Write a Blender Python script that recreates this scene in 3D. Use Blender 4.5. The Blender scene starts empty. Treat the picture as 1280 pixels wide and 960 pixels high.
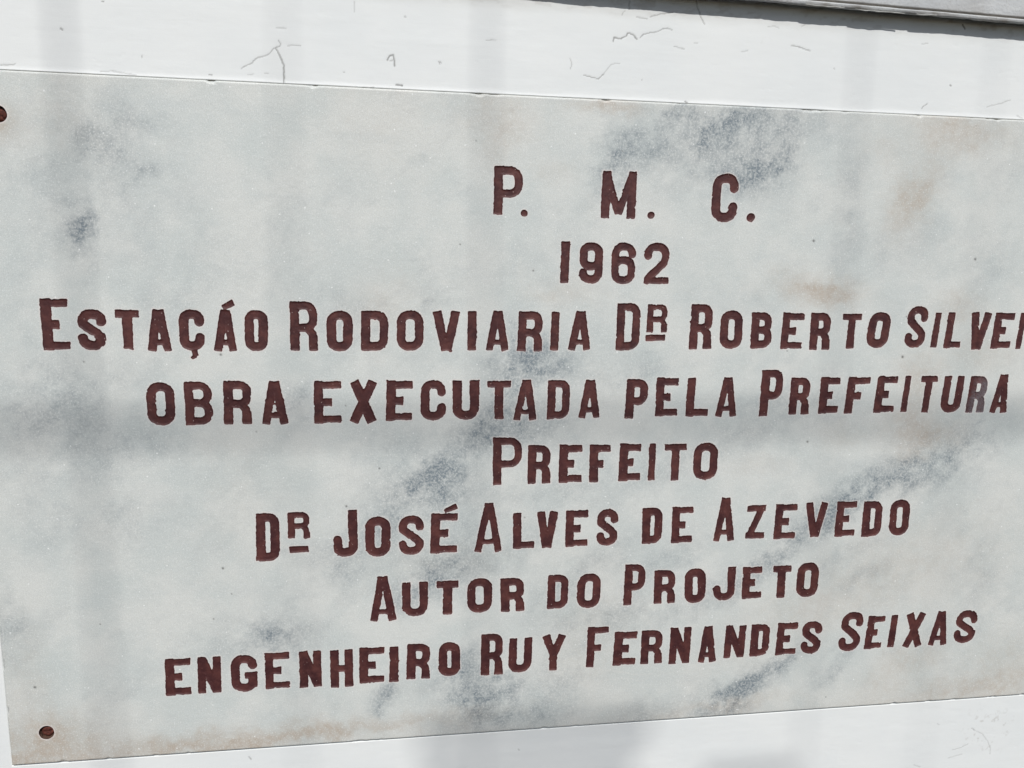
import bpy, math, random
import numpy as np

# ------------------------------------------------------------------ camera, sky, sun, exposure
# Plaque plane: u mm to the right and v mm down from the plaque's top left corner.
PX, PZ, PY = -0.545, 1.900, -0.002          # world place of that corner
PW, PH, PT = 1.090, 0.600, 0.020            # plaque width, height, thickness
scene = bpy.context.scene
cam_data = bpy.data.cameras.new("camera"); cam = bpy.data.objects.new("camera", cam_data)
scene.collection.objects.link(cam); scene.camera = cam
cam_data.sensor_width = 36.0; cam_data.lens = 27.0; cam_data.clip_start = 0.02; cam_data.clip_end = 200
import mathutils
ex = ( 0.98971825, -0.14193256,  0.01768999)
ey = ( 0.00506250,  0.15836373,  0.98736786)
ez = (-0.14294110, -0.97712644,  0.15745401)
cam.matrix_world = mathutils.Matrix(((ex[0], ey[0], ez[0], PX + 0.34993),
                                     (ex[1], ey[1], ez[1], PY - 0.68735),
                                     (ex[2], ey[2], ez[2], PZ - 0.14209), (0, 0, 0, 1)))
SUN_EL, SUN_AZ = 46.0, 0.0                  # azimuth measured from straight out of the wall towards the right
world = bpy.data.worlds.new("World"); scene.world = world; world.use_nodes = True
wn = world.node_tree
sky = wn.nodes.new("ShaderNodeTexSky"); sky.sky_type = 'NISHITA'; sky.sun_disc = False
sky.sun_elevation = math.radians(SUN_EL); sky.sun_rotation = math.radians(180 - SUN_AZ)
bg = wn.nodes["Background"]; bg.inputs["Strength"].default_value = 0.075
wn.links.new(sky.outputs[0], bg.inputs[0])
sl = bpy.data.lights.new("sun", 'SUN'); sl.energy = 3.55; sl.angle = math.radians(0.53); sl.color = (1.0, 0.98, 0.94)
sun = bpy.data.objects.new("sun", sl); scene.collection.objects.link(sun)
se, sa = math.radians(SUN_EL), math.radians(SUN_AZ)
sdir = mathutils.Vector((math.sin(sa) * math.cos(se), -math.cos(sa) * math.cos(se), math.sin(se)))
sun.location = sdir * 8; sun.rotation_euler = sdir.to_track_quat('Z', 'Y').to_euler()
scene.view_settings.view_transform = 'Standard'; scene.view_settings.look = 'None'
scene.view_settings.exposure = 0.0; scene.view_settings.gamma = 1.0

# ------------------------------------------------------------------ noise
def _hash(ix, iy, seed):
    h = (ix.astype(np.int64) * 374761393 + iy.astype(np.int64) * 668265263 + seed * 1442695041) & 0xFFFFFFFF
    h = ((h ^ (h >> 13)) * 1274126177) & 0xFFFFFFFF
    h = (h ^ (h >> 16)) & 0xFFFFFF
    return h / float(0xFFFFFF)
def vnoise(x, y, seed=0):
    x0, y0 = np.floor(x), np.floor(y); fx, fy = x - x0, y - y0
    fx = fx * fx * (3 - 2 * fx); fy = fy * fy * (3 - 2 * fy)
    a = _hash(x0, y0, seed); b = _hash(x0 + 1, y0, seed); c = _hash(x0, y0 + 1, seed); d = _hash(x0 + 1, y0 + 1, seed)
    return (a + (b - a) * fx) * (1 - fy) + (c + (d - c) * fx) * fy
def fbm(x, y, seed=0, octaves=4, gain=.5):      # about -1..1
    s = 0; amp = 1; t = 0
    for o in range(octaves):
        s = s + amp * (vnoise(x, y, seed + 17 * o) * 2 - 1); t += amp; amp *= gain
        x, y = x * 2.03 + 11.3, y * 2.03 + 5.7
    return s / t
def sstep(a, b, x):
    t = np.clip((x - a) / (b - a), 0, 1); return t * t * (3 - 2 * t)
rng = np.random.RandomState(7)

# ------------------------------------------------------------------ mesh and material helpers
def raw_mesh(name, co, faces, attrs=None, smooth=True):
    """co (n,3); faces: list of int arrays, each (m,k), or python lists of tuples."""
    me = bpy.data.meshes.new(name)
    loops, starts, n = [], [], 0
    for f in faces:
        if isinstance(f, np.ndarray):
            if len(f) == 0: continue
            m, k = f.shape; loops.append(f.ravel()); starts.append(n + np.arange(m) * k); n += m * k
        else:
            for t in f:
                loops.append(np.asarray(t)); starts.append(np.array([n])); n += len(t)
    loops = np.concatenate(loops).astype(np.int32); starts = np.concatenate(starts).astype(np.int32)
    me.vertices.add(len(co)); me.vertices.foreach_set("co", np.asarray(co, np.float32).ravel())
    me.loops.add(len(loops)); me.loops.foreach_set("vertex_index", loops)
    me.polygons.add(len(starts)); me.polygons.foreach_set("loop_start", starts)
    me.polygons.foreach_set("use_smooth", np.full(len(starts), smooth))
    for k, v in (attrs or {}).items():
        a = me.attributes.new(k, 'FLOAT', 'POINT'); a.data.foreach_set("value", np.asarray(v, np.float32))
    me.update(calc_edges=True); me.validate()
    return me
def link(name, me, mat=None, parent=None):
    o = bpy.data.objects.new(name, me); scene.collection.objects.link(o)
    if mat is not None: me.materials.append(mat)
    if parent is not None: o.parent = parent
    return o
def empty(name, loc=(0, 0, 0), parent=None):
    o = bpy.data.objects.new(name, None); scene.collection.objects.link(o); o.location = loc; o.empty_display_size = .05
    if parent is not None: o.parent = parent
    return o
def tag(o, label, cat, group=None):
    o["label"] = label; o["category"] = cat
    if group: o["group"] = group

class NT:
    def __init__(s, name):
        s.m = bpy.data.materials.new(name); s.m.use_nodes = True; s.t = s.m.node_tree
        s.bsdf = s.t.nodes["Principled BSDF"]; s.tc = s.t.nodes.new("ShaderNodeTexCoord")
    def node(s, t, **k):
        n = s.t.nodes.new(t)
        for a, b in k.items(): setattr(n, a, b)
        return n
    def link(s, a, b): s.t.links.new(a, b)
    def val(s, sock, v):
        if isinstance(v, bpy.types.NodeSocket): s.link(v, sock)
        else: sock.default_value = v
    def attr(s, name): return s.node("ShaderNodeAttribute", attribute_name=name).outputs["Fac"]
    def noise(s, scale, detail=4, rough=.55, vec=None, stretch=None):
        n = s.node("ShaderNodeTexNoise"); n.inputs["Scale"].default_value = scale
        n.inputs["Detail"].default_value = detail; n.inputs["Roughness"].default_value = rough
        v = vec or s.tc.outputs["Object"]
        if stretch:
            mp = s.node("ShaderNodeMapping"); mp.inputs["Scale"].default_value = stretch[:3]
            if len(stretch) > 3: mp.inputs["Rotation"].default_value = (0, stretch[3], 0)
            s.link(v, mp.inputs[0]); v = mp.outputs[0]
        s.link(v, n.inputs["Vector"]); return n.outputs["Fac"]
    def vor(s, scale):
        n = s.node("ShaderNodeTexVoronoi"); n.inputs["Scale"].default_value = scale
        s.link(s.tc.outputs["Object"], n.inputs["Vector"]); return n
    def math(s, op, a, b=0.0, clamp=False):
        n = s.node("ShaderNodeMath", operation=op); n.use_clamp = clamp
        s.val(n.inputs[0], a); s.val(n.inputs[1], b); return n.outputs[0]
    def ramp(s, f, a, b, c=0.0, d=1.0):
        n = s.node("ShaderNodeMapRange"); n.interpolation_type = 'SMOOTHSTEP'
        s.val(n.inputs[0], f)
        for i, v in enumerate((a, b, c, d)): n.inputs[i + 1].default_value = v
        return n.outputs[0]
    def mix(s, f, a, b):
        n = s.node("ShaderNodeMix", data_type='RGBA')
        s.val(n.inputs[0], f)
        for sock, v in ((n.inputs[6], a), (n.inputs[7], b)):
            if isinstance(v, bpy.types.NodeSocket): s.link(v, sock)
            else: sock.default_value = (*v, 1)
        return n.outputs[2]
    def finish(s, col, rough, bump=None, strength=.3, dist=.001, spec=.5):
        s.val(s.bsdf.inputs["Base Color"], col if isinstance(col, bpy.types.NodeSocket) else (*col, 1))
        s.val(s.bsdf.inputs["Roughness"], rough); s.bsdf.inputs["Specular IOR Level"].default_value = spec
        if bump is not None:
            b = s.node("ShaderNodeBump"); b.inputs["Strength"].default_value = strength; b.inputs["Distance"].default_value = dist
            s.link(bump, b.inputs["Height"]); s.link(b.outputs[0], s.bsdf.inputs["Normal"])
        return s.m

def mat_marble():
    t = NT("veined_marble")
    vein, stain, rim, pit, tone = (t.attr(k) for k in ("vein", "stain", "rim", "pit", "tone"))
    fine = t.noise(420, 3, .6); grain = t.noise(1500, 2, .5); cloud = t.noise(16, 5, .6)
    streak = t.noise(26, 5, .62, stretch=(.35, 1, 1.5, math.radians(-38)))
    base = t.mix(t.ramp(cloud, .35, .65), (0.580, 0.617, 0.602), (0.680, 0.692, 0.664))
    base = t.mix(t.math('MULTIPLY', t.ramp(streak, .50, .74), .35), base, (0.520, 0.560, 0.562))
    base = t.mix(t.math('MULTIPLY', tone, .60, True), base, (0.67, 0.675, 0.65))
    vv = t.math('MULTIPLY', vein, t.ramp(fine, .34, .60, .55, 1.2), True)
    base = t.mix(vv, base, (0.185, 0.222, 0.250))
    ss = t.math('MULTIPLY', stain, t.ramp(t.noise(170, 4, .65), .30, .66, .60, 1.0), True)
    base = t.mix(ss, base, (0.455, 0.375, 0.300))
    base = t.mix(t.ramp(grain, .30, .62, .30, 0.0), base, (0.24, 0.25, 0.25))
    base = t.mix(t.ramp(t.noise(760, 2, .5), .54, .72, 0.0, .50), base, (0.80, 0.81, 0.80))
    vo = t.vor(330); sel = t.node("ShaderNodeSeparateColor"); t.link(vo.outputs["Color"], sel.inputs[0])
    spark = t.math('MULTIPLY', t.ramp(vo.outputs["Distance"], .12, .30, 1, 0), t.math('GREATER_THAN', sel.outputs[0], .975))
    base = t.mix(t.math('MULTIPLY', t.math('MULTIPLY', spark, sel.outputs[1]), .75), base, (0.88, 0.89, 0.88))
    base = t.mix(t.math('MULTIPLY', rim, .75), base, (0.70, 0.635, 0.61))
    base = t.mix(pit, base, (0.05, 0.045, 0.04))
    h = t.math('ADD', t.math('MULTIPLY', fine, .6), t.math('MULTIPLY', grain, .5))
    return t.finish(base, t.ramp(fine, .3, .7, .42, .62), h, .22, .0006, .45)

def mat_plaster():
    t = NT("white_wall_paint")
    crack, dirt_shade = t.attr("crack"), t.attr("dirt_shade")
    big = t.noise(9, 4, .6); brush = t.noise(60, 4, .6, stretch=(.10, 1, 1.6)); fine = t.noise(900, 2, .5)
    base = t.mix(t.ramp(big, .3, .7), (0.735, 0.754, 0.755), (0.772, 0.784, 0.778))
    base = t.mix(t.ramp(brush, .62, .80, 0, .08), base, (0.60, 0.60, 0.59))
    base = t.mix(dirt_shade, base, (0.36, 0.33, 0.29))
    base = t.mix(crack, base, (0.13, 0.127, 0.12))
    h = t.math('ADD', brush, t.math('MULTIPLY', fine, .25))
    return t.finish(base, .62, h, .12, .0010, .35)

def mat_paint_red():
    t = NT("oxblood_letter_paint")
    wear, tint = t.attr("wear"), t.node("ShaderNodeObjectInfo").outputs["Random"]
    n1 = t.noise(70, 5, .65); n2 = t.noise(900, 3, .6)
    base = t.mix(t.ramp(n1, .35, .68), (0.046, 0.0135, 0.0150), (0.108, 0.036, 0.0315))
    base = t.mix(t.math('MULTIPLY', tint, .35), base, (0.072, 0.020, 0.020))
    base = t.mix(t.ramp(n2, .55, .78, 0, .45), base, (0.112, 0.044, 0.041))
    base = t.mix(t.ramp(t.noise(520, 2, .5), .715, .775, 0, .8), base, (0.38, 0.27, 0.25))
    base = t.mix(t.math('MULTIPLY', wear, t.ramp(n2, .3, .65, .25, .95), True), base, (0.150, 0.128, 0.138))
    return t.finish(base, .60, n2, .35, .0006, .35)

def mat_rust():
    t = NT("rusted_iron")
    n = t.noise(500, 4, .65)
    return t.finish(t.mix(t.ramp(n, .3, .7), (0.045, 0.013, 0.010), (0.135, 0.038, 0.025)), .8, n, .6, .0008, .3)
def mat_hole():
    t = NT("bored_stone"); n = t.noise(600, 3, .6)
    return t.finish(t.mix(t.ramp(n, .3, .7), (0.045, 0.022, 0.016), (0.12, 0.07, 0.05)), .8, n, .4, .0008, .2)
def mat_ledge():
    t = NT("grey_ledge_stone"); n = t.noise(45, 5, .6, stretch=(.4, 1, 1)); m = t.noise(380, 4, .6); d = t.attr("dirt_shade")
    b = t.mix(t.ramp(n, .3, .7), (0.47, 0.48, 0.49), (0.60, 0.61, 0.61))
    b = t.mix(t.ramp(m, .55, .8, 0, .5), b, (0.30, 0.28, 0.26))
    b = t.mix(d, b, (0.20, 0.17, 0.14))
    return t.finish(b, .7, m, .5, .001, .3)
def mat_simple(name, col, rough, metal=0.0):
    t = NT(name); n = t.noise(120, 3, .5)
    m = t.finish(t.mix(t.ramp(n, .3, .7), tuple(c * .85 for c in col), col), rough, n, .1, .0005)
    t.bsdf.inputs["Metallic"].default_value = metal; return m

M_marble, M_plaster, M_red, M_rust, M_hole, M_ledge = mat_marble(), mat_plaster(), mat_paint_red(), mat_rust(), mat_hole(), mat_ledge()
M_steel = mat_simple("grey_painted_steel", (0.16, 0.16, 0.17), .5)
M_flake = mat_simple("white_paint_flake", (0.50, 0.50, 0.48), .7)

# ------------------------------------------------------------------ the inscription (mm in the plaque plane)
TEXT = """P 431.5 59.9 25.7 41.3;. 455.6 96.7 6.2 5.6;M 528.7 60.6 31.5 41.4;. 572.0 95.3 6.7 6.0;C 632.4 59.5 24.7 43.2;. 667.1 93.7 7.5 8.5
1 492.8 123.1 7.7 37.3;9 510.1 123.5 21.6 37.0;6 539.9 123.4 22.8 37.2;2 570.7 122.8 23.8 37.9
E 54.3 178.9 21.2 43.4;S 82.0 187.6 22.7 34.7;T 112.1 187.3 18.8 34.0;A 136.4 187.5 20.5 35.4;Ç 163.0 187.3 20.5 35.0;Á 190.8 187.5 19.6 35.4;O 216.7 187.3 19.3 35.4;R 254.6 179.5 23.6 43.0;O 285.8 187.1 22.2 35.8;D 315.3 187.3 23.8 35.1;O 346.5 186.6 23.4 35.6;V 378.3 186.8 24.0 35.4;I 409.6 186.6 7.5 35.3;A 425.6 186.4 21.6 35.5;R 455.0 186.4 22.8 36.1;I 485.6 186.7 7.2 35.2;A 501.6 186.0 22.1 35.5;D 547.0 178.2 22.5 43.4;R 576.0 178.9 19.6 27.4;_ 575.2 207.3 19.0 5.6;R 617.9 178.4 22.0 42.1;O 647.7 184.1 22.2 35.9;B 678.7 185.2 21.3 34.5;E 709.5 185.5 22.0 34.9;R 738.7 185.3 21.0 35.7;T 771.2 185.3 19.6 34.5;O 798.5 184.2 22.8 34.8;S 838.8 178.0 21.7 40.8;I 867.8 184.0 6.5 34.6;L 881.8 183.8 17.9 35.4;V 906.9 183.6 22.0 36.8;E 933.4 183.6 21.3 35.9;I 961.3 183.5 6.0 36.1;R 977.2 183.4 19.8 36.2;A 1004.7 183.1 22.7 36.4
O 133.4 249.9 22.8 37.6;B 164.4 249.3 23.6 38.5;R 196.7 248.8 23.5 38.6;A 228.0 249.6 23.4 38.2;E 273.6 249.1 23.5 38.5;X 304.1 249.6 24.6 37.4;E 336.9 249.2 23.0 36.9;C 367.5 249.1 22.5 36.7;U 396.3 249.2 24.0 36.4;T 428.0 249.1 21.4 36.4;A 452.3 249.2 22.5 37.5;D 483.9 249.3 21.2 36.9;A 513.4 249.4 21.2 35.9;P 558.7 248.7 21.5 37.6;E 587.9 247.5 21.9 37.3;L 618.3 247.9 22.0 37.2;A 647.7 247.7 22.1 37.8;P 692.8 240.3 22.2 45.1;R 722.8 248.0 20.7 36.2;E 753.7 247.5 20.4 36.2;F 781.9 247.6 23.6 36.4;E 812.9 246.7 21.7 36.9;I 842.4 246.8 6.1 36.2;T 860.0 246.2 17.7 37.8;U 885.1 247.0 22.1 37.0;R 913.8 247.3 20.1 37.0;A 940.6 245.7 19.8 39.2
P 434.1 302.8 27.3 45.3;R 466.8 310.5 21.7 37.4;E 496.6 310.7 21.9 37.1;F 526.0 311.1 20.2 36.7;E 555.0 310.5 20.8 36.9;I 584.0 311.1 6.4 36.4;T 599.7 311.2 21.5 36.8;O 628.8 311.1 24.4 36.6
D 219.8 369.5 20.7 45.2;R 248.0 369.1 19.2 26.2;_ 248.8 401.6 16.8 5.9;J 287.5 368.5 22.1 44.5;O 316.7 375.8 22.8 38.2;S 347.0 375.4 23.3 38.1;É 376.7 374.0 24.6 39.1;A 417.4 365.7 26.6 47.6;L 453.9 375.9 20.5 35.7;V 476.9 375.4 19.8 35.9;E 504.9 375.1 21.6 36.4;S 535.2 374.9 21.1 36.6;D 580.4 374.8 20.3 36.3;E 610.4 374.4 21.0 37.0;A 653.2 367.1 22.5 44.0;Z 686.8 374.5 19.8 35.7;E 717.0 374.8 22.6 36.5;V 749.0 374.2 23.4 35.8;E 782.5 373.8 21.3 37.1;D 811.4 374.6 21.3 37.3;O 841.2 373.9 21.7 37.7
A 319.6 433.8 25.1 43.8;U 350.0 440.6 23.8 34.0;T 382.3 440.0 20.4 34.5;O 411.1 439.5 23.9 34.4;R 443.3 440.5 22.7 34.1;D 488.7 439.3 20.6 34.5;O 518.1 439.2 23.1 35.5;P 565.1 431.7 21.1 41.9;R 595.7 438.8 21.5 34.8;O 626.8 438.7 21.9 35.9;J 656.9 438.4 22.5 35.2;E 687.2 439.0 20.5 34.1;T 719.1 438.7 19.4 34.9;O 745.5 437.2 23.3 36.7
E 135.7 504.4 22.1 36.4;N 163.6 504.4 21.1 35.9;G 193.2 504.6 23.2 36.5;E 223.6 503.8 22.0 36.3;N 254.5 504.1 20.4 36.3;H 282.9 504.5 20.8 37.8;E 309.7 503.6 23.1 36.4;I 337.8 504.3 8.2 35.8;R 354.2 502.6 22.0 36.2;O 384.2 502.9 20.6 34.7;R 425.2 496.4 21.1 42.6;U 452.1 502.4 22.6 35.5;Y 484.2 501.2 24.2 36.9;F 529.8 494.8 21.2 42.4;E 557.3 501.4 22.8 35.8;R 585.1 501.4 22.2 35.7;N 614.6 500.1 22.1 38.8;A 644.5 500.6 19.9 38.6;N 672.3 501.1 22.5 34.8;D 700.5 501.0 20.3 34.7;E 728.4 501.1 22.1 35.2;S 755.6 500.7 22.0 35.9;S 798.0 493.0 24.3 43.2;E 827.5 498.7 19.2 36.6;I 853.8 498.7 7.5 35.8;X 870.5 498.0 23.0 37.5;A 900.0 497.6 22.4 37.6;S 929.0 497.8 25.3 36.9"""
VEINS = """124 56 16.0 36.9 5 0.35;89 124 8.6 14.8 0 0.85;67 87 12.1 36.3 0 0.20;144 73 8.7 5.6 0 0.40;101 54 8.5 12.2 0 0.35;61 265 37.8 21.4 10 0.42;109 307 45.5 16.9 10 0.30;99 372 39.4 17.1 5 0.20;640 18 27.3 11.4 28 1.00;673 56 21.7 11.6 12 1.00;566 35 25.1 14.8 40 0.55;539 51 13.2 20.6 -30 0.40;705 20 26.5 15.6 40 0.45;591 15 14.9 10.4 30 0.35;623 48 45.5 13.7 35 0.25;454 231 16.2 13.3 0 0.85;487 237 19.5 11.2 0 0.50;451 271 16.4 14.9 30 0.50;422 297 22.2 13.3 30 0.40;450 212 10.3 11.7 0 0.40;381 342 22.0 17.6 -20 0.85;348 364 18.9 14.6 30 0.40;326 394 21.8 13.1 40 0.35;414 312 29.6 10.4 35 0.35;393 420 27.0 19.5 30 0.60;363 450 19.4 13.5 40 0.55;453 414 30.8 10.8 40 0.30;466 298 25.6 13.6 20 0.45;297 416 13.0 24.5 0 0.25;261 407 14.2 12.8 0 0.30;424 559 26.7 18.8 10 0.90;402 524 21.6 10.8 40 0.45;334 556 6.8 12.9 -20 0.80;235 484 24.3 11.4 5 0.60;223 507 42.9 21.4 0 0.20;504 549 24.2 19.4 40 0.30;464 589 40.1 12.8 10 0.35;693 572 19.2 12.2 35 0.85;722 552 35.2 7.0 40 0.60;668 591 13.9 12.2 40 0.50;604 599 42.5 13.6 10 0.30;801 550 21.7 7.2 40 0.40;835 353 70.3 14.1 22 0.55;897 346 26.9 12.6 20 0.40;777 385 52.0 10.4 35 0.50;729 425 34.3 8.6 38 0.35;664 464 42.2 10.1 30 0.35;558 484 48.8 14.6 10 0.35;547 418 47.9 16.0 20 0.25;501 457 23.7 11.1 40 0.30;799 428 52.9 8.8 30 0.30;819 454 26.8 7.1 35 0.35;301 185 20.6 15.1 0 0.30;377 181 8.5 8.5 0 0.30;259 265 9.6 9.6 0 0.50;208 338 27.3 20.5 0 0.12;564 246 31.0 12.4 20 0.30;734 270 49.9 18.3 10 0.28;631 324 48.5 12.9 20 0.25;909 304 35.8 17.9 10 0.25;506 345 46.4 23.2 20 0.25;954 442 18.7 56.1 0 0.15;768 101 11.4 48.8 0 0.20;182 149 38.7 25.8 0 0.10;248 127 19.8 39.7 0 0.12;156 33 18.6 12.4 0 0.15;827 115 50.1 16.7 20 0.12;924 136 26.1 17.4 0 0.20;35 362 12.7 38.2 0 0.15;8 464 7.7 19.4 0 0.35;148 196 19.3 19.3 0 0.15;392 152 28.3 14.1 30 0.12;507 158 44.5 22.3 20 0.12;334 311 21.5 35.8 -10 0.20;612 429 32.8 9.9 30 0.30"""
STAINS = """835 74 13.3 24.9 -30 0.90;741 163 27.7 8.2 -5 0.80;754 169 16.4 9.8 0 0.40;866 308 24.7 12.3 0 0.75;846 287 12.2 8.7 0 0.40;878 10 36.6 10.0 -3 0.60;868 28 25.0 8.3 0 0.35;436 21 21.0 15.4 0 0.45;532 9 18.8 4.3 -3 0.70;433 52 9.8 16.9 0 0.25;483 63 11.5 7.2 0 0.30;859 251 17.4 20.8 0 0.50;894 179 20.8 10.4 0 0.40;922 223 26.5 12.4 0 0.35;33 573 40.2 14.7 0 0.50;11 595 40.1 9.3 5 0.60;127 592 84.1 8.4 4 0.55;220 587 72.8 6.5 4 0.50;309 586 90.5 5.3 4 0.55;672 586 52.1 5.2 4 0.40;874 555 37.2 14.9 30 0.45;944 587 57.6 9.6 4 0.50;998 562 39.0 25.3 20 0.40;535 508 32.4 48.6 0 0.20;752 494 79.0 22.8 20 0.28;880 439 72.8 36.4 10 0.25;23 525 11.9 39.6 0 0.25;77 36 24.0 24.0 0 0.20;330 29 40.1 26.8 0 0.15;208 338 27.3 61.4 0 0.10;335 181 20.8 20.8 0 0.25;493 169 22.2 7.4 0 0.30;393 420 45.1 15.0 0 0.15;802 35 13.0 11.4 0 0.25;697 333 24.9 8.3 0 0.20;787 303 17.1 8.5 0 0.25;810 642 0.9 0.9 0 0.00"""
CRACKS = """0.50 221.2 -10.4 224.1 -12.7 228.3 -14.5 233.2 -18.8 236.4 -20.2 243.5 -22.5 246.5 -26.7 249.4 -28.4 252.6 -29.5 253.3 -31.4 251.2 -34.4;0.75 249.4 -27.5 252.1 -22.6 253.9 -18.9 255.1 -14.3 255.0 -1.4;0.40 259.0 -30.5 264.8 -31.1 269.3 -30.7;0.25 240.2 -38.4 243.9 -34.0;0.25 220.8 -9.4 221.2 -2.2;0.30 226.4 -5.6 230.3 -6.4;0.30 239.8 -7.9 242.4 -8.0;0.80 339.8 -23.4 342.1 -27.1 344.8 -27.9 345.7 -23.8 346.0 -18.7;0.40 342.1 -22.9 345.4 -23.4;0.90 347.0 -3.9 349.6 -3.7 352.3 -3.5;0.50 38.0 -3.7 43.2 -4.0 48.6 -5.2;0.35 111.9 -2.4 121.0 -3.4 130.0 -2.3 139.1 -1.3;0.45 318.6 -0.3 323.6 0.4 328.6 -0.8;0.30 249.9 -43.6 257.8 -44.1;0.70 84.7 -33.8 86.2 -33.0;0.70 116.7 -56.0 117.9 -55.8;0.50 144.2 -16.6 144.8 -15.4;0.60 354.6 -58.8 355.2 -58.6;0.50 303.3 -12.3 304.3 -12.1;0.50 384.0 -24.2 385.1 -23.6;0.30 313.3 -67.6 313.2 -59.8;0.25 378.9 -66.9 385.6 -68.9;0.60 195.5 -4.4 198.0 -4.2;0.30 423.1 -44.0 431.7 -44.5;0.75 534.3 -49.1 535.2 -52.3 538.3 -51.7 541.7 -51.7 546.1 -54.0 547.1 -56.5 548.9 -56.8 552.8 -54.9 555.9 -52.2;0.55 558.6 -53.2 561.8 -56.7 565.2 -57.5 568.6 -58.3 572.0 -58.5 575.3 -59.7 578.6 -61.6 583.2 -62.7 587.8 -61.7;0.45 554.4 -70.3 559.0 -69.7 564.7 -69.2;0.50 567.2 -71.1 571.3 -72.5 575.7 -74.0 581.4 -74.9 587.4 -76.2;0.60 509.2 -19.7 513.7 -19.3 517.1 -17.8 522.8 -17.2 525.2 -20.3 527.1 -21.8;0.30 527.1 -21.8 529.9 -26.0 533.6 -29.9 536.9 -30.9 541.0 -30.9;0.40 496.6 -32.7 497.8 -30.1 497.9 -27.2 497.2 -24.3;0.35 541.6 -71.1 542.4 -73.6 544.1 -74.8;0.60 547.8 -83.7 547.9 -76.4;0.60 608.1 -87.5 609.7 -81.4 611.5 -77.4 613.6 -73.0 616.9 -68.4;0.40 589.9 -47.7 593.6 -47.2 599.4 -46.1;0.90 602.5 -2.2 604.5 -1.4;0.25 499.5 -9.4 505.1 -7.6 511.3 -4.5 509.8 -3.7;0.25 534.5 -34.7 535.8 -36.8;0.60 354.1 -58.7 355.2 -58.4;0.50 382.9 -24.7 384.0 -22.3;0.25 560.7 -33.0 568.7 -30.8 578.0 -28.6;0.25 493.8 -15.0 499.5 -9.0;0.40 561.8 -18.7 562.0 -18.1;0.30 607.9 -51.6 611.4 -51.7;0.60 700.0 -54.9 702.8 -54.7 708.5 -53.7 713.5 -52.2 718.3 -51.3;0.30 676.2 -69.1 680.8 -70.4 686.9 -68.9;0.50 833.8 -5.8 836.0 -8.6 838.9 -10.9;0.25 838.9 -10.9 844.2 -15.5 850.0 -21.3;0.80 860.5 -28.3 861.3 -27.9;0.50 742.5 -37.4 743.1 -36.5;0.30 900.7 -10.5 916.0 -14.8 924.8 -18.0;1.50 867.1 -81.9 870.1 -78.8;0.30 827.4 -63.2 833.6 -64.0;0.30 708.2 -71.6 711.7 -73.3;0.40 933.3 -4.2 940.3 -1.6;0.30 652.9 -46.7 658.7 -48.3;0.50 964.7 637.0 968.9 639.3;0.30 968.9 639.3 978.8 644.8 986.3 653.5 991.3 662.6 991.8 669.9;0.50 463.8 621.9 464.6 623.2;0.30 923.0 628.7 925.5 629.8;0.30 944.5 661.3 954.0 659.6 963.2 655.6;0.30 900.6 675.4 908.1 678.9;0.30 940.8 670.6 957.3 667.1;0.60 205.4 609.0 207.7 612.0"""

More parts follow.
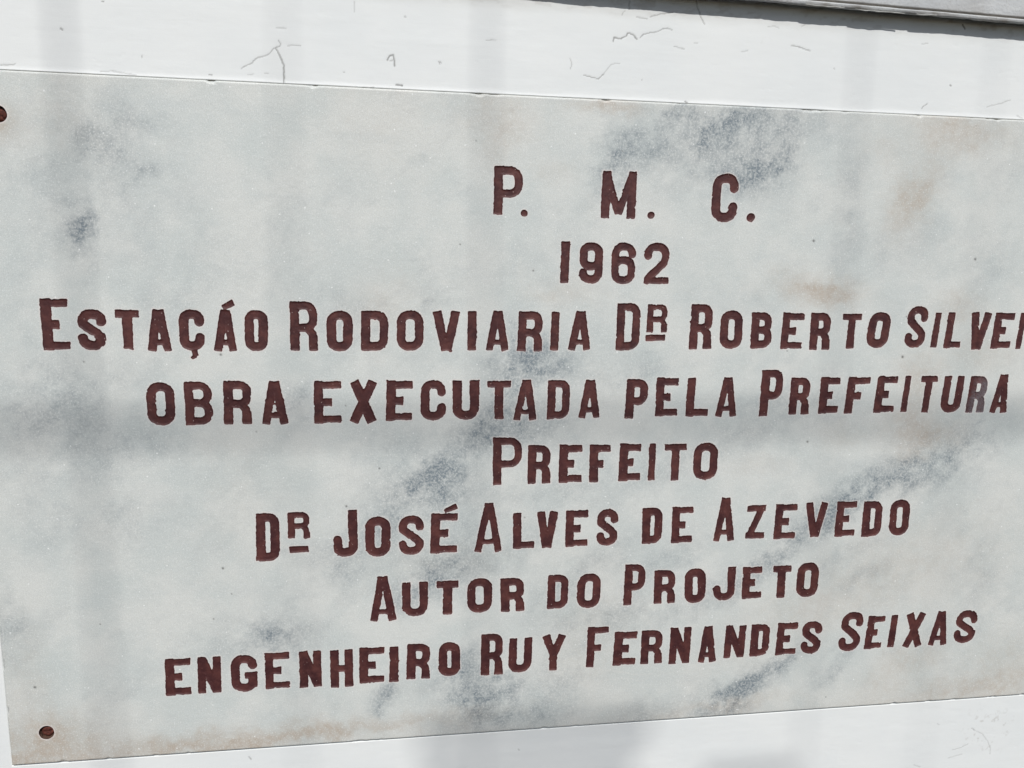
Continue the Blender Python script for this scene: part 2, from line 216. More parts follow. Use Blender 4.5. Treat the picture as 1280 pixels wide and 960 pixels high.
def arc(cx, cy, rx, ry, a0, a1, n=7):
    return [(cx + rx * math.cos(math.radians(a0 + (a1 - a0) * i / n)), cy + ry * math.sin(math.radians(a0 + (a1 - a0) * i / n))) for i in range(n + 1)]
def glyph(ch, w, h, s):
    """strokes of one letter: ('b', p, q, r0, r1) square ended bar, ('c', points, r) round jointed curve; mm from the letter's top left"""
    r = s / 2; L, R, T, B = r, w - r, r, h - r; mx = w / 2
    bar = lambda x0, y0, x1, y1, k0=1, k1=1: ('b', (x0, y0), (x1, y1), r * k0, r * k1)
    cur = lambda pts, k=1: ('c', pts, r * k)
    th = .80                                    # arms are a little thinner than stems
    def ring(l, t, rr, b, c):                   # rounded rectangle
        return (arc(rr - c, t + c, c, c, -90, 0, 4) + arc(rr - c, b - c, c, c, 0, 90, 4) +
                arc(l + c, b - c, c, c, 90, 180, 4) + arc(l + c, t + c, c, c, 180, 270, 4) + [(rr - c, t)])
    stem = lambda x=L: bar(x, 0, x, h)
    c = min(R - L, B - T) * .42
    if ch in 'EÉ':  return [stem(), bar(L, T, w, T - .3, th, th * 1.05), bar(L, h * .5, w * .66, h * .5, th, th * 1.2), bar(L, B, w, B, th, th)]
    if ch == 'F':   return [stem(), bar(L, T, w, T - .3, th, th * 1.05), bar(L, h * .52, w * .66, h * .52, th, th * 1.1)]
    if ch == 'L':   return [stem(), bar(L, B, w, B, th, th)]
    if ch == 'I':   return [bar(w / 2, 0, w / 2, h, w / s, w / s)]
    if ch == '_':   return [bar(0, h / 2, w, h / 2 - .4, h / s, h / s)]
    if ch == 'T':   return [bar(0, T, w, T, th, th), bar(mx, T, mx, h, 1.02, 1)]
    if ch == 'H':   return [stem(), stem(R), bar(L, h * .5, R, h * .5, th, th)]
    if ch == 'N':   return [bar(L, 0, L, h, .92, .92), bar(R, 0, R, h, .92, .92), bar(L, s * .2, R, h - s * .2, .95, .95)]
    if ch == 'M':   return [stem(), stem(R), bar(L - r * .2, 1, mx, h * .9, .95, .8), bar(R + r * .2, 1, mx, h * .9, .95, .8)]
    if ch == 'V':   return [bar(L - .3, 0, mx - r * .25, h, 1, .9), bar(R + .3, 0, mx + r * .25, h, 1, .9)]
    if ch == 'X':   return [bar(L, 0, R, h, 1, 1), bar(R, 0, L, h, 1, 1)]
    if ch == 'Y':   return [bar(L, 0, mx, h * .56, 1, .95), bar(R, 0, mx, h * .56, 1, .95), bar(mx, h * .48, mx, h)]
    if ch == 'Z':   return [bar(.5, T, w, T, th, th), bar(0, B, w, B, th, th), bar(R - .2, T, L + .2, B, .9, .9)]
    if ch in 'AÁ':  return [bar(mx - r * .22, 0, L - .3, h, .86, .84), bar(mx + r * .22, 0, R + .3, h, .86, .84), bar(L + r * .3, h * .79, R - r * .3, h * .79, .60, .60)]
    if ch == 'U':   return [bar(L, 0, L, h * .4), bar(R, 0, R, h * .4), cur([(L, h * .3)] + [(L, B - c)] + arc(L + c, B - c, c, c, 180, 90, 4) + arc(R - c, B - c, c, c, 90, 0, 4) + [(R, h * .3)])]
    if ch == 'J':   return [bar(R, 0, R, h * .4), cur([(R, h * .3)] + [(R, B - c)] + arc(R - c, B - c, c, c, 0, 90, 4) + arc(L + c, B - c, c, c, 90, 180, 4) + [(L, h * .64)])]
    if ch == 'O':   return [cur(ring(L, T, R, B, c))]
    if ch == 'D':   return [stem(), cur([(L, T * .9), (R - c, T * .9)] + arc(R - c, T * .9 + c, c, c, -90, 0, 4) + arc(R - c, B - c, c, c, 0, 90, 4) + [(L, B)], .93)]
    if ch in 'CÇ':
        o = [cur([(R, h * .30)] + arc(R - c, T + c, c, c, 0, -90, 4) + arc(L + c, T + c, c, c, 270, 180, 4) +
                 arc(L + c, B - c, c, c, 180, 90, 4) + arc(R - c, B - c, c, c, 90, 0, 4) + [(R, h * .68)])]
        if ch == 'Ç': o += [('b', (mx + 1.5, h - 1), (mx + 2, h + 5.0), r * .55, r * .6), ('b', (mx + 2, h + 4.5), (mx - 1.5, h + 7.0), r * .55, r * .35)]
        return o
    if ch == 'G':
        return [cur([(R, h * .28)] + arc(R - c, T + c, c, c, 0, -90, 4) + arc(L + c, T + c, c, c, 270, 180, 4) +
                    arc(L + c, B - c, c, c, 180, 90, 4) + arc(R - c, B - c, c, c, 90, 0, 4) + [(R, h * .62)]), bar(R + r * .9, h * .56, mx + .5, h * .56, th, th), bar(R, h * .55, R, h * .9)]
    if ch in 'PR':
        hb = h * (.56 if ch == 'P' else .53); cc = min(c, (hb - T - r) * .5)
        o = [stem(), cur([(L, T * .92), (R - cc, T * .92)] + arc(R - cc, T * .92 + cc, cc, cc, -90, 0, 4) + arc(R - cc, hb - cc, cc, cc, 0, 90, 4) + [(L, hb)], .9)]
        if ch == 'R': o += [cur([(R - cc * .8, hb), (R - r * .15, hb + s * .62), (R, hb + s * 1.1)], .86), bar(R - .1, hb + s * .8, R + .1, h, .95, 1)]
        return o
    if ch == 'B':
        hb = h * .49; c1 = min(c, (hb - T) * .48)
        return [stem(), cur([(L, T * .92), (R - c1, T * .92)] + arc(R - .4 - c1, T * .92 + c1, c1, c1, -90, 0, 4) + arc(R - .4 - c1, hb - c1, c1, c1, 0, 90, 4) + [(L, hb)], .88),
                cur([(L, hb), (R - c1, hb)] + arc(R - c1, hb + c1, c1, c1, -90, 0, 4) + arc(R - c1, B - c1, c1, c1, 0, 90, 4) + [(L, B)], .9)]
    if ch == 'S':
        return [cur([(R, h * .29)] + arc(R - c, T + c, c, c, 0, -90, 4) + arc(L + c, T + c, c, c, 270, 180, 4) + [(L + .3, h * .36), (L + c * .7, h * .45), (R - c * .6, h * .58), (R - .2, h * .68)] +
                    arc(R - c, B - c, c, c, 0, 90, 4) + arc(L + c, B - c, c, c, 90, 180, 4) + [(L, h * .73)], .97)]
    if ch == '1':   return [bar(w * .52, 0, w * .5, h, w / s, w / s), bar(w * .45, r * .7, .2, r * 1.25, .5, .4)]
    if ch == '2':   return [cur([(L, h * .31)] + arc(L + c, T + c, c, c, 180, 270, 4) + arc(R - c, T + c, c, c, -90, 0, 4) + [(R, h * .36), (R - 1, h * .47), (L + .4, h * .86), (L, B)]), bar(.2, B, w, B, th, th)]
    if ch in '96':
        hb = h * .58; cc = min(R - L, hb - T) * .42
        up = [cur(ring(L, T, R, hb, cc), .97), cur([(R, hb - cc), (R, B - c)] + arc(R - c, B - c, c, c, 0, 90, 4) + arc(L + c, B - c, c, c, 90, 180, 4) + [(L, h * .76)])]
        if ch == '9': return up
        return [(k, [(w - x, h - y) for x, y in p], q) for k, p, q in up]
    if ch == '.':   return [('c', [(w / 2 - .3, h / 2), (w / 2 + .3, h / 2)], min(w, h) / 2)]
    raise ValueError(ch)

def seg_d(X, Y, p, q):
    ax, ay = q[0] - p[0], q[1] - p[1]; l2 = ax * ax + ay * ay + 1e-9
    t = np.clip(((X - p[0]) * ax + (Y - p[1]) * ay) / l2, 0, 1)
    return np.hypot(X - p[0] - t * ax, Y - p[1] - t * ay)
def bar_d(X, Y, p, q, r0, r1):
    ax, ay = q[0] - p[0], q[1] - p[1]; l = math.hypot(ax, ay) + 1e-9; ux, uy = ax / l, ay / l
    t = (X - p[0]) * ux + (Y - p[1]) * uy; n = np.abs(-(X - p[0]) * uy + (Y - p[1]) * ux)
    rr = r0 + (r1 - r0) * np.clip(t / l, 0, 1); k = .7     # corner rounding
    dx, dy = np.abs(t - l / 2) - l / 2 + k, n - rr + k
    return np.hypot(np.maximum(dx, 0), np.maximum(dy, 0)) + np.minimum(np.maximum(dx, dy), 0) - k

CELL = 0.75                                          # mm
nx, ny = int(PW * 1000 / CELL) + 1, int(PH * 1000 / CELL) + 1
gu = np.linspace(0, PW * 1000, nx); gv = np.linspace(0, PH * 1000, ny)
GU, GV = np.meshgrid(gu, gv)                         # row = v, column = u
D = np.full((ny, nx), 50.0); LAB = np.full((ny, nx), -1, np.int32)
letters = []                                         # (line, char)
rnd = random.Random(3)
SLANT = [.0, .0, .01, .01, .0, .0, .0, .01]
for li, row in enumerate(TEXT.split("\n")):
    for tok in row.split(";"):
        ch, u, v, w, h = tok.split(); u, v, w, h = map(float, (u, v, w, h))
        s = 7.9 if h > 30 else 6.0
        if ch in '1962': s = 7.1
        h -= 1.4 if (ch == 'R' and h < 30) else 0; s *= rnd.uniform(.95, 1.06); s = min(s, w * .42) if ch not in 'I_.1' else s
        st = glyph(ch, w, h, s)
        i0, i1 = max(0, int((v - 22) / CELL)), min(ny, int((v + h + 14) / CELL)); j0, j1 = max(0, int((u - 8) / CELL)), min(nx, int((u + w + 8) / CELL))
        X, Y = GU[i0:i1, j0:j1] - u, GV[i0:i1, j0:j1] - v
        sl_ = SLANT[li] + rnd.uniform(-.015, .015) + (.05 if (li in (2, 3, 7) and u > 780) else 0); rot = rnd.uniform(-.012, .012)
        X, Y = X + sl_ * (Y - h / 2) - rot * (Y - h / 2), Y + rot * (X - w / 2)
        sd = rnd.randrange(10000)
        wob = .32 * fbm(X / 7.0, Y / 7.0, sd, 2); X, Y = X + wob, Y + .32 * fbm(X / 7.0 + 40, Y / 7.0, sd + 5, 2)
        d = np.full(X.shape, 50.0)
        for k in st:
            if k[0] == 'b': d = np.minimum(d, bar_d(X, Y, k[1], k[2], k[3] * rnd.uniform(.96, 1.05), k[4] * rnd.uniform(.96, 1.08)))
            else:
                for p, q in zip(k[1][:-1], k[1][1:]): d = np.minimum(d, seg_d(X, Y, p, q) - k[2])
        if ch in 'ÁÉ':
            a = (w * .40, -1.8) if ch == 'Á' else (w * .50, -1.6)
            d = np.minimum(d, bar_d(X, Y, a, (a[0] + w * .46, a[1] - 5.0), 2.0, 2.8))
        d = d + .48 * fbm(X / 1.8, Y / 1.8, sd + 9, 3, .6) * (.6 if ch in '._' else 1)
        d = d + .9 * sstep(.42, .72, fbm(X / 4.5, Y / 4.5, sd + 21, 3, .6)) - .8 * sstep(.45, .72, fbm(X / 4.0, Y / 4.0, sd + 27, 3, .6)) - .15
        cur_ = D[i0:i1, j0:j1]; m = d < cur_
        cur_[m] = d[m]; LAB[i0:i1, j0:j1][m] = len(letters)
        letters.append((li, ch, u, v, w, h))
# four fixing holes
HOLES = [(34.5, 33.5), (31.5, 569.5), (PW * 1000 - 33, 33.5), (PW * 1000 - 32, 569.5)]
for k, (hu, hv) in enumerate(HOLES):
    d = np.hypot(GU - hu, GV - hv) - 6.6 + .35 * fbm(GU / 4, GV / 4, 77 + k, 2)
    m = d < D; D[m] = d[m]; LAB[m] = 1000 + k
eps = 1e-4; D[np.abs(D) < eps] = eps

# ------------------------------------------------------------------ stone markings
def blobs(txt, seed):
    out = np.zeros_like(GU)
    WX = 15 * fbm(GU / 24, GV / 24, seed, 5, .66); WY = 15 * fbm(GU / 24 + 90, GV / 24, seed + 3, 5, .66)
    for b in txt.split(";"):
        u, v, sx, sy, a, m = map(float, b.split()); R_ = 3.2 * max(sx, sy) + 12
        i0, i1 = max(0, int((v - R_) / CELL)), min(ny, int((v + R_) / CELL)); j0, j1 = max(0, int((u - R_) / CELL)), min(nx, int((u + R_) / CELL))
        if i1 <= i0 or j1 <= j0: continue
        X = GU[i0:i1, j0:j1] - u + WX[i0:i1, j0:j1]; Y = GV[i0:i1, j0:j1] - v + WY[i0:i1, j0:j1]
        ca, sa_ = math.cos(math.radians(a)), math.sin(math.radians(a))
        P, Q = X * ca - Y * sa_, X * sa_ + Y * ca
        out[i0:i1, j0:j1] += m * np.exp(-.5 * ((P / sx) ** 2 + (Q / sy) ** 2))
    return out
ca, sa_ = math.cos(math.radians(38)), math.sin(math.radians(38))
DU, DV = GU * ca - GV * sa_, GU * sa_ + GV * ca
mott = .5 * fbm(DU / 24, DV / 15, 31, 5, .68) + .6 * fbm(GU / 9, GV / 9, 33, 5, .68)
vein = .86 * blobs(VEINS, 5) * np.clip(.95 + 1.5 * mott, 0, 2) + .10 * sstep(.05, .6, fbm(DU / 90, DV / 30, 41, 5, .6))
vein += .08 * sstep(.05, .45, fbm(GU / 45, GV / 45, 45, 5, .65)) + .08 * fbm(DU / 8, DV / 5, 47, 4, .65) - .03
stain = .78 * blobs(STAINS, 9) * (1 + .6 * fbm(GU / 9, GV / 9, 51, 5, .65))
edge = np.minimum(np.minimum(GU, PW * 1000 - GU), np.minimum(GV, PH * 1000 - GV))
stain += .09 * np.exp(-(PH * 1000 - GV) / 8) * (1 + fbm(GU / 30, GV / 9, 55, 4)) + .10 * np.exp(-edge / 6)
for hu, hv in HOLES:                                   # rust bleeding from the fixings
    rr = np.hypot((GU - hu - 2) / 1.0, (GV - hv - 5) / 1.2); stain += .6 * np.exp(-(rr / 11) ** 2); stain += .35 * np.exp(-((GU - hu - 1 - .8 * fbm(GU / 5, GV / 12, 57, 2)) / 3.2) ** 2) * np.clip((GV - hv) / 6, 0, 1) * np.exp(-np.maximum(GV - hv, 0) / 14)
tone = np.clip(.5 + .8 * fbm(GU / 45, GV / 45, 61, 4), 0, 1) * .5
chip = sstep(.60, .78, fbm(GU / 3.2, GV / 3.2, 71, 3, .6)) * sstep(-.1, .35, fbm(GU / 40, GV / 40, 72, 3))
tone = tone + .9 * chip
for sc in ".5 548 541 562 543 578 548 598 549;.4 546 552 570 551 590 556;.4 520 500 523 512 521 528;.35 66 470 88 466;.3 74 380 112 377;.4 470 360 474 372;.35 640 455 660 449 672 447;.3 300 402 330 398;.3 820 430 842 424".split(";"):
    a = list(map(float, sc.split())); p = np.array(a[1:]).reshape(-1, 2); lo, hi = p.min(0) - 4, p.max(0) + 4
    s_ = np.s_[int(lo[1] / CELL):int(hi[1] / CELL), int(lo[0] / CELL):int(hi[0] / CELL)]
    jx, jy = GU[s_] + 1.2 * fbm(GU[s_] / 6, GV[s_] / 6, 73, 2), GV[s_] + 1.2 * fbm(GU[s_] / 6, GV[s_] / 6, 74, 2)
    d = np.full(jx.shape, 9.0)
    for q0, q1 in zip(p[:-1], p[1:]): d = np.minimum(d, seg_d(jx, jy, q0, q1))
    tone[s_] += 1.6 * a[0] * sstep(.9, .1, d)
rim = sstep(1.5, .15, D) * np.where(LAB < 1000, 1, 1.5) * (.5 + .5 * sstep(-.4, .3, fbm(GU / 5, GV / 5, 81, 3)))
pit = np.zeros_like(GU)
PITS = "300 365 .7;190 420 .8;85 232 .5;196 226 .8;735 118 .9;905 132 .9;838 228 1.0;300 196 .7;585 140 .6;468 150 .6;180 468 .5;25 525 .9;590 382 1.0;745 312 .8;330 330 .6;402 128 .5"
pits = [tuple(map(float, p.split())) for p in PITS.split(";")] + [(rng.uniform(0, PW * 1000), rng.uniform(0, PH * 1000), rng.uniform(.35, .6)) for _ in range(18)]
for u, v, r in pits:
    i0, i1 = max(0, int((v - 4) / CELL)), min(ny, int((v + 4) / CELL) + 1); j0, j1 = max(0, int((u - 4) / CELL)), min(nx, int((u + 4) / CELL) + 1)
    pit[i0:i1, j0:j1] = np.maximum(pit[i0:i1, j0:j1], .9 * np.exp(-((GU[i0:i1, j0:j1] - u) ** 2 + (GV[i0:i1, j0:j1] - v) ** 2) / (1.25 * r) ** 2))
ATT = dict(vein=np.clip(vein, 0, .85), stain=np.clip(stain, 0, .85), rim=np.clip(rim, 0, 1), pit=np.clip(pit, 0, 1), tone=np.clip(tone, 0, 1.4))
# relief of the front face: soft undulation, chips, worn arris
relief = .10 * fbm(GU / 60, GV / 60, 91, 3) - .25 * pit - .16 * chip + .05 * fbm(GU / 3, GV / 3, 95, 2)
nick = sstep(.35, .7, fbm(GU / 14, GV / 14, 97, 3))
arr = 1.3 + 2.2 * nick
relief -= arr * np.clip(1 - edge / arr, 0, 1) ** 2
relief *= sstep(.0, 1.5, np.maximum(D, 0))             # flat where the cut letters begin

# ------------------------------------------------------------------ cut the face along the letters
def crossings():
    return {}
edge_cache = {}
def build_region(inside, window=None, lab=None):
    """polygons of the grid on one side of the cut; returns vertex uv list, faces, and for each vertex its source grid index or interpolation"""
    i0, i1, j0, j1 = window
    d = D[i0:i1, j0:j1]
    sgn = (d < 0) if inside else (d > 0)
    if lab is not None: sgn = sgn & (LAB[i0:i1, j0:j1] == lab)
    c00, c01, c10, c11 = sgn[:-1, :-1], sgn[:-1, 1:], sgn[1:, :-1], sgn[1:, 1:]
    cnt = c00.astype(int) + c01 + c10 + c11
    h, w = d.shape
    full = np.argwhere(cnt == 4)
    idx = lambda a, b: a * w + b
    quads = np.stack([idx(full[:, 0], full[:, 1]), idx(full[:, 0] + 1, full[:, 1]), idx(full[:, 0] + 1, full[:, 1] + 1), idx(full[:, 0], full[:, 1] + 1)], 1)
    extra, cache, polys = [], {}, []
    for a, b in np.argwhere((cnt > 0) & (cnt < 4)):
        ring = [(a, b), (a + 1, b), (a + 1, b + 1), (a, b + 1)]; poly = []
        for k in range(4):
            p, q = ring[k], ring[(k + 1) % 4]
            sp, sq = sgn[p], sgn[q]
            if sp: poly.append(p[0] * w + p[1])
            if sp != sq:
                key = (p, q) if p < q else (q, p)
                if key not in cache:
                    dp, dq = d[key[0]], d[key[1]]
                    t = dp / (dp - dq) if dp * dq < 0 else .5
                    t = min(max(t, .02), .98)
                    cache[key] = h * w + len(extra); extra.append((key[0][0] * w + key[0][1], key[1][0] * w + key[1][1], t))
                poly.append(cache[key])
        if len(poly) >= 3: polys.append(poly)
    return quads, polys, extra
def assemble(window, quads, polys, extra, field):
    """values of field on used vertices"""
    pass
def region_mesh(name, window, quads, polys, extra, depth_fn, att_names):
    i0, i1, j0, j1 = window
    sub = lambda F: F[i0:i1, j0:j1].ravel()
    if extra:
        A = np.array([e[0] for e in extra]); Bn = np.array([e[1] for e in extra]); Tt = np.array([e[2] for e in extra])
        ext = lambda f: np.concatenate([f, f[A] * (1 - Tt) + f[Bn] * Tt])
    else: ext = lambda f: f
    U, V, Dd = ext(sub(GU)), ext(sub(GV)), ext(sub(D))
    if extra: Dd[-len(extra):] = 0
    Zr = depth_fn(U, V, Dd, ext)
    used = np.zeros(len(U), bool); used[quads.ravel()] = True
    for p in polys: used[p] = True
    remap = np.cumsum(used) - 1
    co = np.stack([U[used] / 1000, -Zr[used] / 1000, -V[used] / 1000], 1)
    atts = {k: ext(sub(F))[used] for k, F in att_names.items()}
    return raw_mesh(name, co, [remap[quads], [tuple(int(remap[i]) for i in p) for p in polys]], atts), used, remap

# ------------------------------------------------------------------ wall (painted plaster, recessed for the plaque)
WX0, WX1, WZ0, WZ1 = -2.0, 2.0, 0.0, 4.9
G = .0007                                              # open joint round the plaque
def axis(parts):
    out = []
    for a, b, st in parts: out.append(np.linspace(a, b, max(2, int(round((b - a) / st)) + 1))[:-1])
    out.append(np.array([parts[-1][1]])); return np.concatenate(out)
pl, pr, pt, pb = PX - G, PX + PW + G, PZ + .0005, PZ - PH - .0016
wx = axis([(WX0, -.62, .05), (-.62, pl, .0008), (pl, pl + .0003, .0003), (pl + .0003, .52, .0008), (.52, pr - .0003, .004), (pr - .0003, pr, .0003), (pr, WX1, .05)])
wz = axis([(WZ0, 1.19, .05), (1.19, pb, .0008), (pb, pb + .0003, .0003), (pb + .0003, pt - .0003, .03), (pt - .0003, pt, .0003), (pt, 2.02, .0008), (2.02, WZ1, .05)])
XX, ZZ = np.meshgrid(wx, wz)
UU, VV = (XX - PX) * 1000, (PZ - ZZ) * 1000
crack = np.zeros_like(XX)
jit_u = .5 * fbm(UU / 2.5, VV / 2.5, 201, 2); jit_v = .5 * fbm(UU / 2.5, VV / 2.5 + 50, 203, 2)
for c in CRACKS.split(";"):
    a = list(map(float, c.split())); wd, p = a[0], np.array(a[1:]).reshape(-1, 2)
    lo, hi = p.min(0) - 4, p.max(0) + 4
    jj = np.where((wx > PX + lo[0] / 1000) & (wx < PX + hi[0] / 1000))[0]; ii = np.where((wz < PZ - lo[1] / 1000) & (wz > PZ - hi[1] / 1000))[0]
    if len(jj) == 0 or len(ii) == 0 or wd < .29: continue
    s_ = np.s_[ii[0]:ii[-1] + 1, jj[0]:jj[-1] + 1]
    d = np.full(crack[s_].shape, 9.0)
    for q0, q1 in zip(p[:-1], p[1:]): d = np.minimum(d, seg_d(UU[s_] + jit_u[s_], VV[s_] + jit_v[s_], q0, q1))
    crack[s_] = np.maximum(crack[s_], min(.95, wd * .95) * sstep(.75 if wd < .7 else .95, .1, d))
inside_plq = (XX > pl + .0001) & (XX < pr - .0001) & (ZZ > pb + .0001) & (ZZ < pt - .0001)
rel = .22 * fbm(UU / 90, VV / 30, 211, 4) + .035 * fbm(UU / 12, VV / 5, 213, 3) - .30 * crack
dtop = np.abs(VV)                                      # trowelled lip of plaster along the plaque's top
lip = np.exp(-(dtop / (2.2 + 1.2 * fbm(UU / 25, VV * 0, 221, 3))) ** 2) * (VV < 0)
rel += .45 * lip
flakes = sstep(.42, .52, fbm(UU / 16, VV / 7, 231, 4, .6)) * sstep(.0, .4, fbm(UU / 90, VV / 60, 233, 2))
rel -= .05 * flakes
yy = -rel / 1000
yy[inside_plq] = PT - .0018 + .001
dirt_shade = .20 * np.clip(crack, 0, .5) + .10 * sstep(.55, .75, fbm(UU / 8, VV / 6, 241, 4, .6)) * sstep(0, .4, fbm(UU / 110, VV / 70, 243, 2))
dirt_shade += 0.26 * sstep(-66, -80, VV + 4 * fbm(UU / 30, VV / 10, 247, 4)) + .25 * sstep(.1, .5, fbm(UU / 9, VV / 4, 249, 4)) * sstep(-68, -80, VV)  # shade painted into the wall under the ledge, with patchy grime
dirt_shade += .5 * sstep(.30, .55, fbm(UU / 5, VV / 5, 245, 4)) * np.exp(-((UU - 985) / 26) ** 2 - ((VV - 640) / 22) ** 2)
W_, H_ = len(wx), len(wz)
ids = np.arange(W_ * H_).reshape(H_, W_)
wq = np.stack([ids[:-1, :-1].ravel(), ids[:-1, 1:].ravel(), ids[1:, 1:].ravel(), ids[1:, :-1].ravel()], 1)
co = np.stack([XX.ravel(), yy.ravel(), ZZ.ravel()], 1)
# thickness: rim back to y = 0.2 and a back face
rimv = np.concatenate([ids[0, :], ids[1:, -1], ids[-1, -2::-1], ids[-2:0:-1, 0]])
n0 = len(co); back = co[rimv].copy(); back[:, 1] = .20; co = np.concatenate([co, back])
k = np.arange(len(rimv)); k2 = (k + 1) % len(rimv)
sides = np.stack([rimv[k2], rimv[k], n0 + k, n0 + k2], 1)
z0 = np.zeros(len(rimv))
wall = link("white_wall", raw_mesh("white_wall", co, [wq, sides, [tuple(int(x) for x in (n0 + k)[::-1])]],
            dict(crack=np.concatenate([crack.ravel(), z0]), dirt_shade=np.concatenate([np.clip(dirt_shade, 0, 1).ravel(), z0]))), M_plaster)
tag(wall, "white painted plaster wall with fine cracks around the marble plaque", "wall")

# ------------------------------------------------------------------ ledge over the plaque
def ledge():
    root = empty("stone_ledge", (0, 0, PZ + .088)); tag(root, "grey stone ledge with a rough broken underside casting shade on the wall", "ledge")
    xs = axis([(-1.0, -.10, .02), (-.10, .52, .0012), (.52, 1.0, .02)]); n = len(xs); u = (xs - PX) * 1000
    one = np.zeros(n)
    # profile from the wall under the ledge, out to the arris, up the fascia, back to the wall
    rag = 1.5 * fbm(u / 40, one, 301, 4, .6); rag2 = 1.2 * fbm(u / 9, one, 303, 4, .65)
    sag = -3.2 * np.exp(-((u - 520) / 120) ** 2)
    prof = []
    for tt in np.linspace(0, 1, 9):                    # underside, 0 at wall
        y = 2 - tt * 13.0
        z = -.3 + 8.0 * (1 - tt) ** 1.4 + .8 * fbm(u / 14, one + tt * 3, 305, 4, .6) + (-1.6 * tt * (1 - tt) * 4) * (.5 + .5 * fbm(u / 60, one + 9, 307, 3)) + sag * .3
        prof.append((y + one + (.5 * fbm(u / 10, one + tt, 309, 3) if tt < 1 else .5 * rag2), z))
    prof.append((-14.2 + .35 * rag2, .9 + .3 * rag2)); prof.append((-14.6 + .25 * rag2, 2.2 + .2 * rag))
    for z in (3.2, 3.6, 4.4):  prof.append(((-12.4 if z == 3.6 else -14.8) + .15 * rag2, z + .2 * rag))
    for z in (6, 12, 25, 45): prof.append((-15.0 + .12 * fbm(u / 30, one + z, 311, 3), z + one))
    prof.append((-14 + one, 46 + one)); prof.append((2 + one, 46.5 + one))
    tilt = .015 * (u - 600)
    prof = [(y + (2.5 if i > 8 and y[0] < -5 else 0), z - tilt) for i, (y, z) in enumerate(prof)]
    P = np.array([[xs, y / 1000, z / 1000] for y, z in prof]).transpose(0, 2, 1)       # (rows, n, 3)
    m = len(prof); ids = np.arange(m * n).reshape(m, n)
    q = np.stack([ids[:-1, :-1].ravel(), ids[1:, :-1].ravel(), ids[1:, 1:].ravel(), ids[:-1, 1:].ravel()], 1)
    dirt_shade = np.zeros((m, n))
    for r in range(m):
        dirt_shade[r] = np.clip(.25 + .9 * fbm(u / 18, one + r * .6, 321, 4, .6), 0, .9) if r < 11 else np.clip(.5 * fbm(u / 25, one + r * .3, 323, 4), 0, .5)  # dirt, heavier on the underside to deepen its shade
    dirt_shade[12:14] = .8
    link("fascia", raw_mesh("fascia", P.reshape(-1, 3), [q, [tuple(int(x) for x in ids[:, 0]), tuple(int(x) for x in ids[::-1, -1])]], dict(dirt_shade=dirt_shade.ravel())), M_ledge, root)
    # curls of old white paint hanging along the lower arris
    for (u0, u1, dz) in ((598, 668, -.6), (705, 742, -1.2), (752, 800, -1.6), (812, 832, -1.0)):
        nn = int((u1 - u0) / 1.2); uu = np.linspace(u0, u1, nn); o = np.zeros(nn)
        top = dz + 1.4 + .5 * fbm(uu / 8, o, 331, 3); low = top - .5 - .8 * (.5 + .5 * fbm(uu / 6, o, 333, 3)) * np.sin(np.linspace(.15, math.pi - .1, nn)) ** .5
        rows = []
        for y, zz in ((-13.9, top), (-14.4, (top + low) / 2), (-14.0, low), (-13.4, low + .1), (-13.3, top)):
            rows.append(np.stack([PX + uu / 1000, (y + 2.5 + .3 * fbm(uu / 9, o, 335, 2)) / 1000, (zz - .015 * (uu - 600)) / 1000], 1))
        R_ = np.concatenate(rows); ii = np.arange(5 * nn).reshape(5, nn)
        q = np.concatenate([np.stack([ii[a, :-1], ii[(a + 1) % 5, :-1], ii[(a + 1) % 5, 1:], ii[a, 1:]], 1) for a in range(5)])
        link("paint_flake", raw_mesh("paint_flake", R_, [q, [tuple(int(x) for x in ii[:, 0]), tuple(int(x) for x in ii[::-1, -1])]]), M_flake, root)
ledge()

# ------------------------------------------------------------------ unseen overhead grille, added to cast soft stripes on the wall (above the frame)
def box(vs, fs, x0, x1, y0, y1, z0, z1):
    n = len(vs)
    vs += [(x0, y0, z0), (x1, y0, z0), (x1, y1, z0), (x0, y1, z0), (x0, y0, z1), (x1, y0, z1), (x1, y1, z1), (x0, y1, z1)]
    fs += [tuple(n + i for i in f) for f in ((3, 2, 1, 0), (4, 5, 6, 7), (0, 1, 5, 4), (1, 2, 6, 5), (2, 3, 7, 6), (3, 0, 4, 7))]
def grille():
    root = empty("unseen_grille", (0, 0, 4.6)); tag(root, "thin grey steel bars of an unseen overhead grille, added to cast soft stripes on the wall", "grille")
    def bar(name, x0, x1, y0, y1, z0, z1):
        vs, fs = [], []; box(vs, fs, x0, x1, y0, y1, z0, z1)
        link(name, raw_mesh(name, np.array(vs, float), [fs], smooth=False), M_steel, root)
    for u, w in ((84, .0048), (255, .0020), (424, .0032), (768, .0024), (906, .0014)):
        x = PX + u / 1000
        bar("bar", x - w / 2, x + w / 2, -3.50, -.001, -.006, .006)
    for y, w in ((-2.90, .0045), (-3.49, .03)):
        bar("cross_bar", -1.2, 1.2, y - w / 2, y + w / 2, .0065, .0165)
    for k in range(6): bar('shade_slat', PX + .365 + .006 * (k % 2), PX + .60 - .016 * k, -3.185 - .05 * k, -3.177 - .05 * k, -.0175, -.0065)  # unseen slats added for the soft shade below the plaque
    for k in range(4): bar('shade_slat', PX + .66, PX + .76, -3.25 - .05 * k, -3.2455 - .05 * k, -.0175, -.0065)
grille()

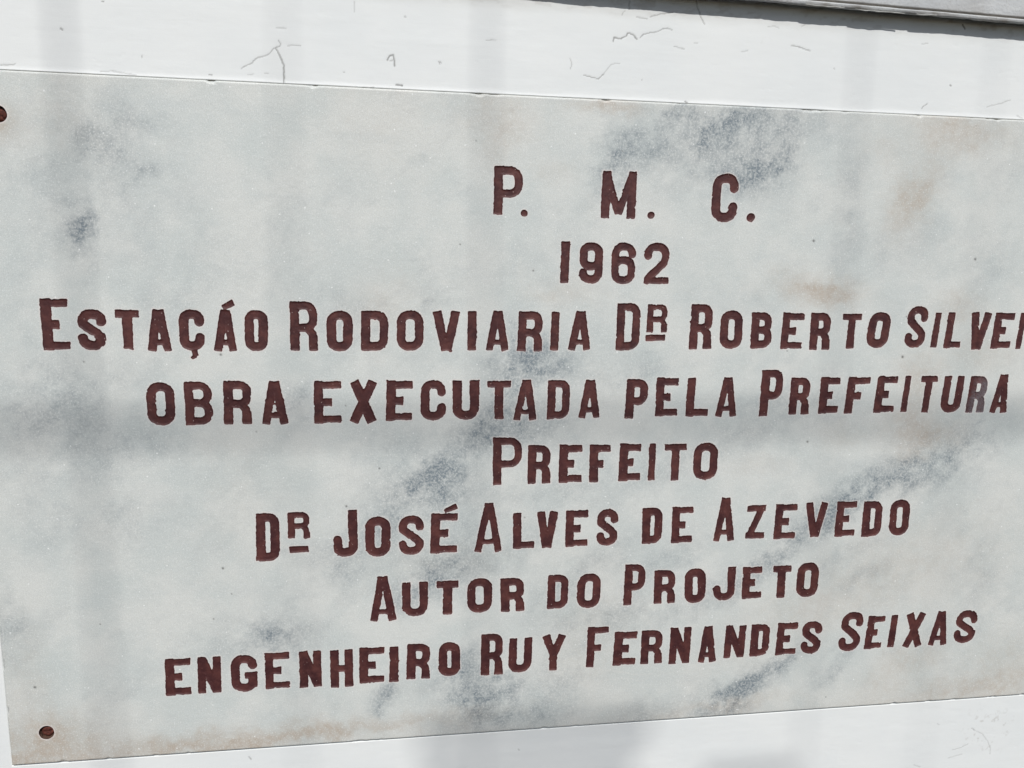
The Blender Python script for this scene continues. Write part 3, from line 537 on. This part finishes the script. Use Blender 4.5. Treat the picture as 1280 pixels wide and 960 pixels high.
# ------------------------------------------------------------------ the plaque
plaque = empty("marble_plaque", (PX, PY, PZ)); tag(plaque, "pale veined marble plaque with carved dark red lettering set in the white wall", "plaque")
wholeW = (0, ny, 0, nx)
quads, polys, extra = build_region(False, wholeW)
me, used, remap = region_mesh("slab", wholeW, quads, polys, extra, lambda U, V, Dd, ext: ext(relief.ravel()), ATT)
me.transform(mathutils.Matrix.Identity(4))
slab = link("slab", me, M_marble, plaque)
# sides of the slab joined to the face rim
rim_ids = np.concatenate([np.arange(nx), np.arange(1, ny) * nx + nx - 1, (ny - 1) * nx + np.arange(nx - 2, -1, -1), np.arange(ny - 2, 0, -1) * nx])
rim_v = remap[rim_ids]
def add_sides():
    n0 = len(me.vertices); co = np.empty(n0 * 3, np.float32); me.vertices.foreach_get("co", co); co = co.reshape(-1, 3)
    back = co[rim_v].copy(); back[:, 1] = PT - .0015
    back[:, 0] = np.clip(back[:, 0], 0, PW); back[:, 2] = np.clip(back[:, 2], -PH, 0)
    m = len(rim_v); k = np.arange(m); k2 = (k + 1) % m
    sides = np.stack([rim_v[k], rim_v[k2], n0 + k2, n0 + k], 1)
    nl, npz = len(me.loops), len(me.polygons)
    lv = np.empty(nl, np.int32); me.loops.foreach_get("vertex_index", lv); ls = np.empty(npz, np.int32); me.polygons.foreach_get("loop_start", ls)
    at = {a.name: np.empty(n0, np.float32) for a in me.attributes if a.name in ATT}
    for a in at: me.attributes[a].data.foreach_get("value", at[a])
    lt = np.append(ls, nl); sizes = np.diff(lt)
    q4 = lv[(ls[sizes == 4][:, None] + np.arange(4))]; oth = [tuple(lv[s:s + z]) for s, z in zip(ls[sizes != 4], sizes[sizes != 4])]
    new = raw_mesh("slab", np.concatenate([co, back]), [q4, sides, oth, [tuple(int(x) for x in (n0 + k)[::-1])]],
                   {a: np.concatenate([v, v[rim_v]]) for a, v in at.items()})
    new.materials.append(M_marble); slab.data = new
add_sides()

LINE_NOUN = "inscription_line"
lines = [empty(LINE_NOUN, (0, 0, 0), plaque) for _ in range(8)]
rough_floor = .12 * fbm(GU / 2.2, GV / 2.2, 401, 3)
worn = np.zeros_like(GU)
wr = [k for k in letters if k[0] == 3][-2]             # the letter whose paint has worn to grey
worn = sstep(.2, .75, ((GU - wr[2]) / wr[4]) * .75 + ((GV - wr[3]) / wr[5]) * .45 + .25 * fbm(GU / 5, GV / 5, 411, 3)) * ((np.abs(GU - wr[2] - wr[4] / 2) < wr[4] * .7) & (np.abs(GV - wr[3] - wr[5] / 2) < wr[5] * .7))
def cut_depth(U, V, Dd, ext): return -.85 * sstep(0, 1.3, -Dd) - ext(rf) * sstep(0, .8, -Dd)
for n, (li, ch, u, v, w, h) in enumerate(letters):
    win = (max(0, int((v - 22) / CELL)), min(ny, int((v + h + 14) / CELL)), max(0, int((u - 8) / CELL)), min(nx, int((u + w + 8) / CELL)))
    quads, polys, extra = build_region(True, win, n)
    rf = rough_floor[win[0]:win[1], win[2]:win[3]].ravel()
    nm = 'digit' if ch.isdigit() else 'full_stop' if ch == '.' else 'underline' if ch == '_' else 'letter'
    m_, _, _ = region_mesh(nm, win, quads, polys, extra, cut_depth, dict(wear=worn))
    o = link(nm, m_, M_red, lines[li])
    if (li, ch, u) == wr[:3]: o["label"] = "letter with its red paint worn to grey"

# rusty screws sunk in bored holes
def lathe(prof, n=40):
    vs, fs = [], []
    for r, y in prof:
        for i in range(n):
            a = 2 * math.pi * i / n; vs.append((r * math.cos(a), y, r * math.sin(a)))
    for k in range(len(prof) - 1):
        for i in range(n):
            j = (i + 1) % n; fs.append((k * n + i, k * n + j, (k + 1) * n + j, (k + 1) * n + i))
    return vs, fs
for k, (hu, hv) in enumerate(HOLES):
    pr_ = [(.0062 * 1.04, .0004)] + [(.0060, .001), (.0057, .002), (.0056, .0085)]
    win = (int((hv - 12) / CELL), int((hv + 12) / CELL), int((hu - 12) / CELL), int((hu + 12) / CELL))
    quads, polys, extra = build_region(True, win, 1000 + k)
    rf = rough_floor[win[0]:win[1], win[2]:win[3]].ravel()
    m_, _, _ = region_mesh("screw_hole", win, quads, polys, extra, lambda U, V, Dd, ext: -6.0 * sstep(0, 1.6, -Dd), dict(wear=worn))
    hole = link("screw_hole", m_, M_hole, plaque)
    dome = [(.0056, .0058), (.0054, .0036), (.0048, .0026), (.0036, .0020), (.0018, .0017), (.0002, .0016)]
    vs, fs = lathe(dome, 32); vs = np.array(vs); n_ = len(vs)
    slot = np.abs(vs[:, 0] * math.cos(.7 + k) + vs[:, 2] * math.sin(.7 + k)) < .0009
    vs[:, 1] += np.where(slot & (vs[:, 1] < .0030), .0010, 0) + .0003 * fbm(vs[:, 0] * 900, vs[:, 2] * 900, 500 + k, 2)
    sc_ = link("screw", raw_mesh("screw", vs, [fs]), M_rust, hole); sc_.location = (hu / 1000, 0, -hv / 1000)
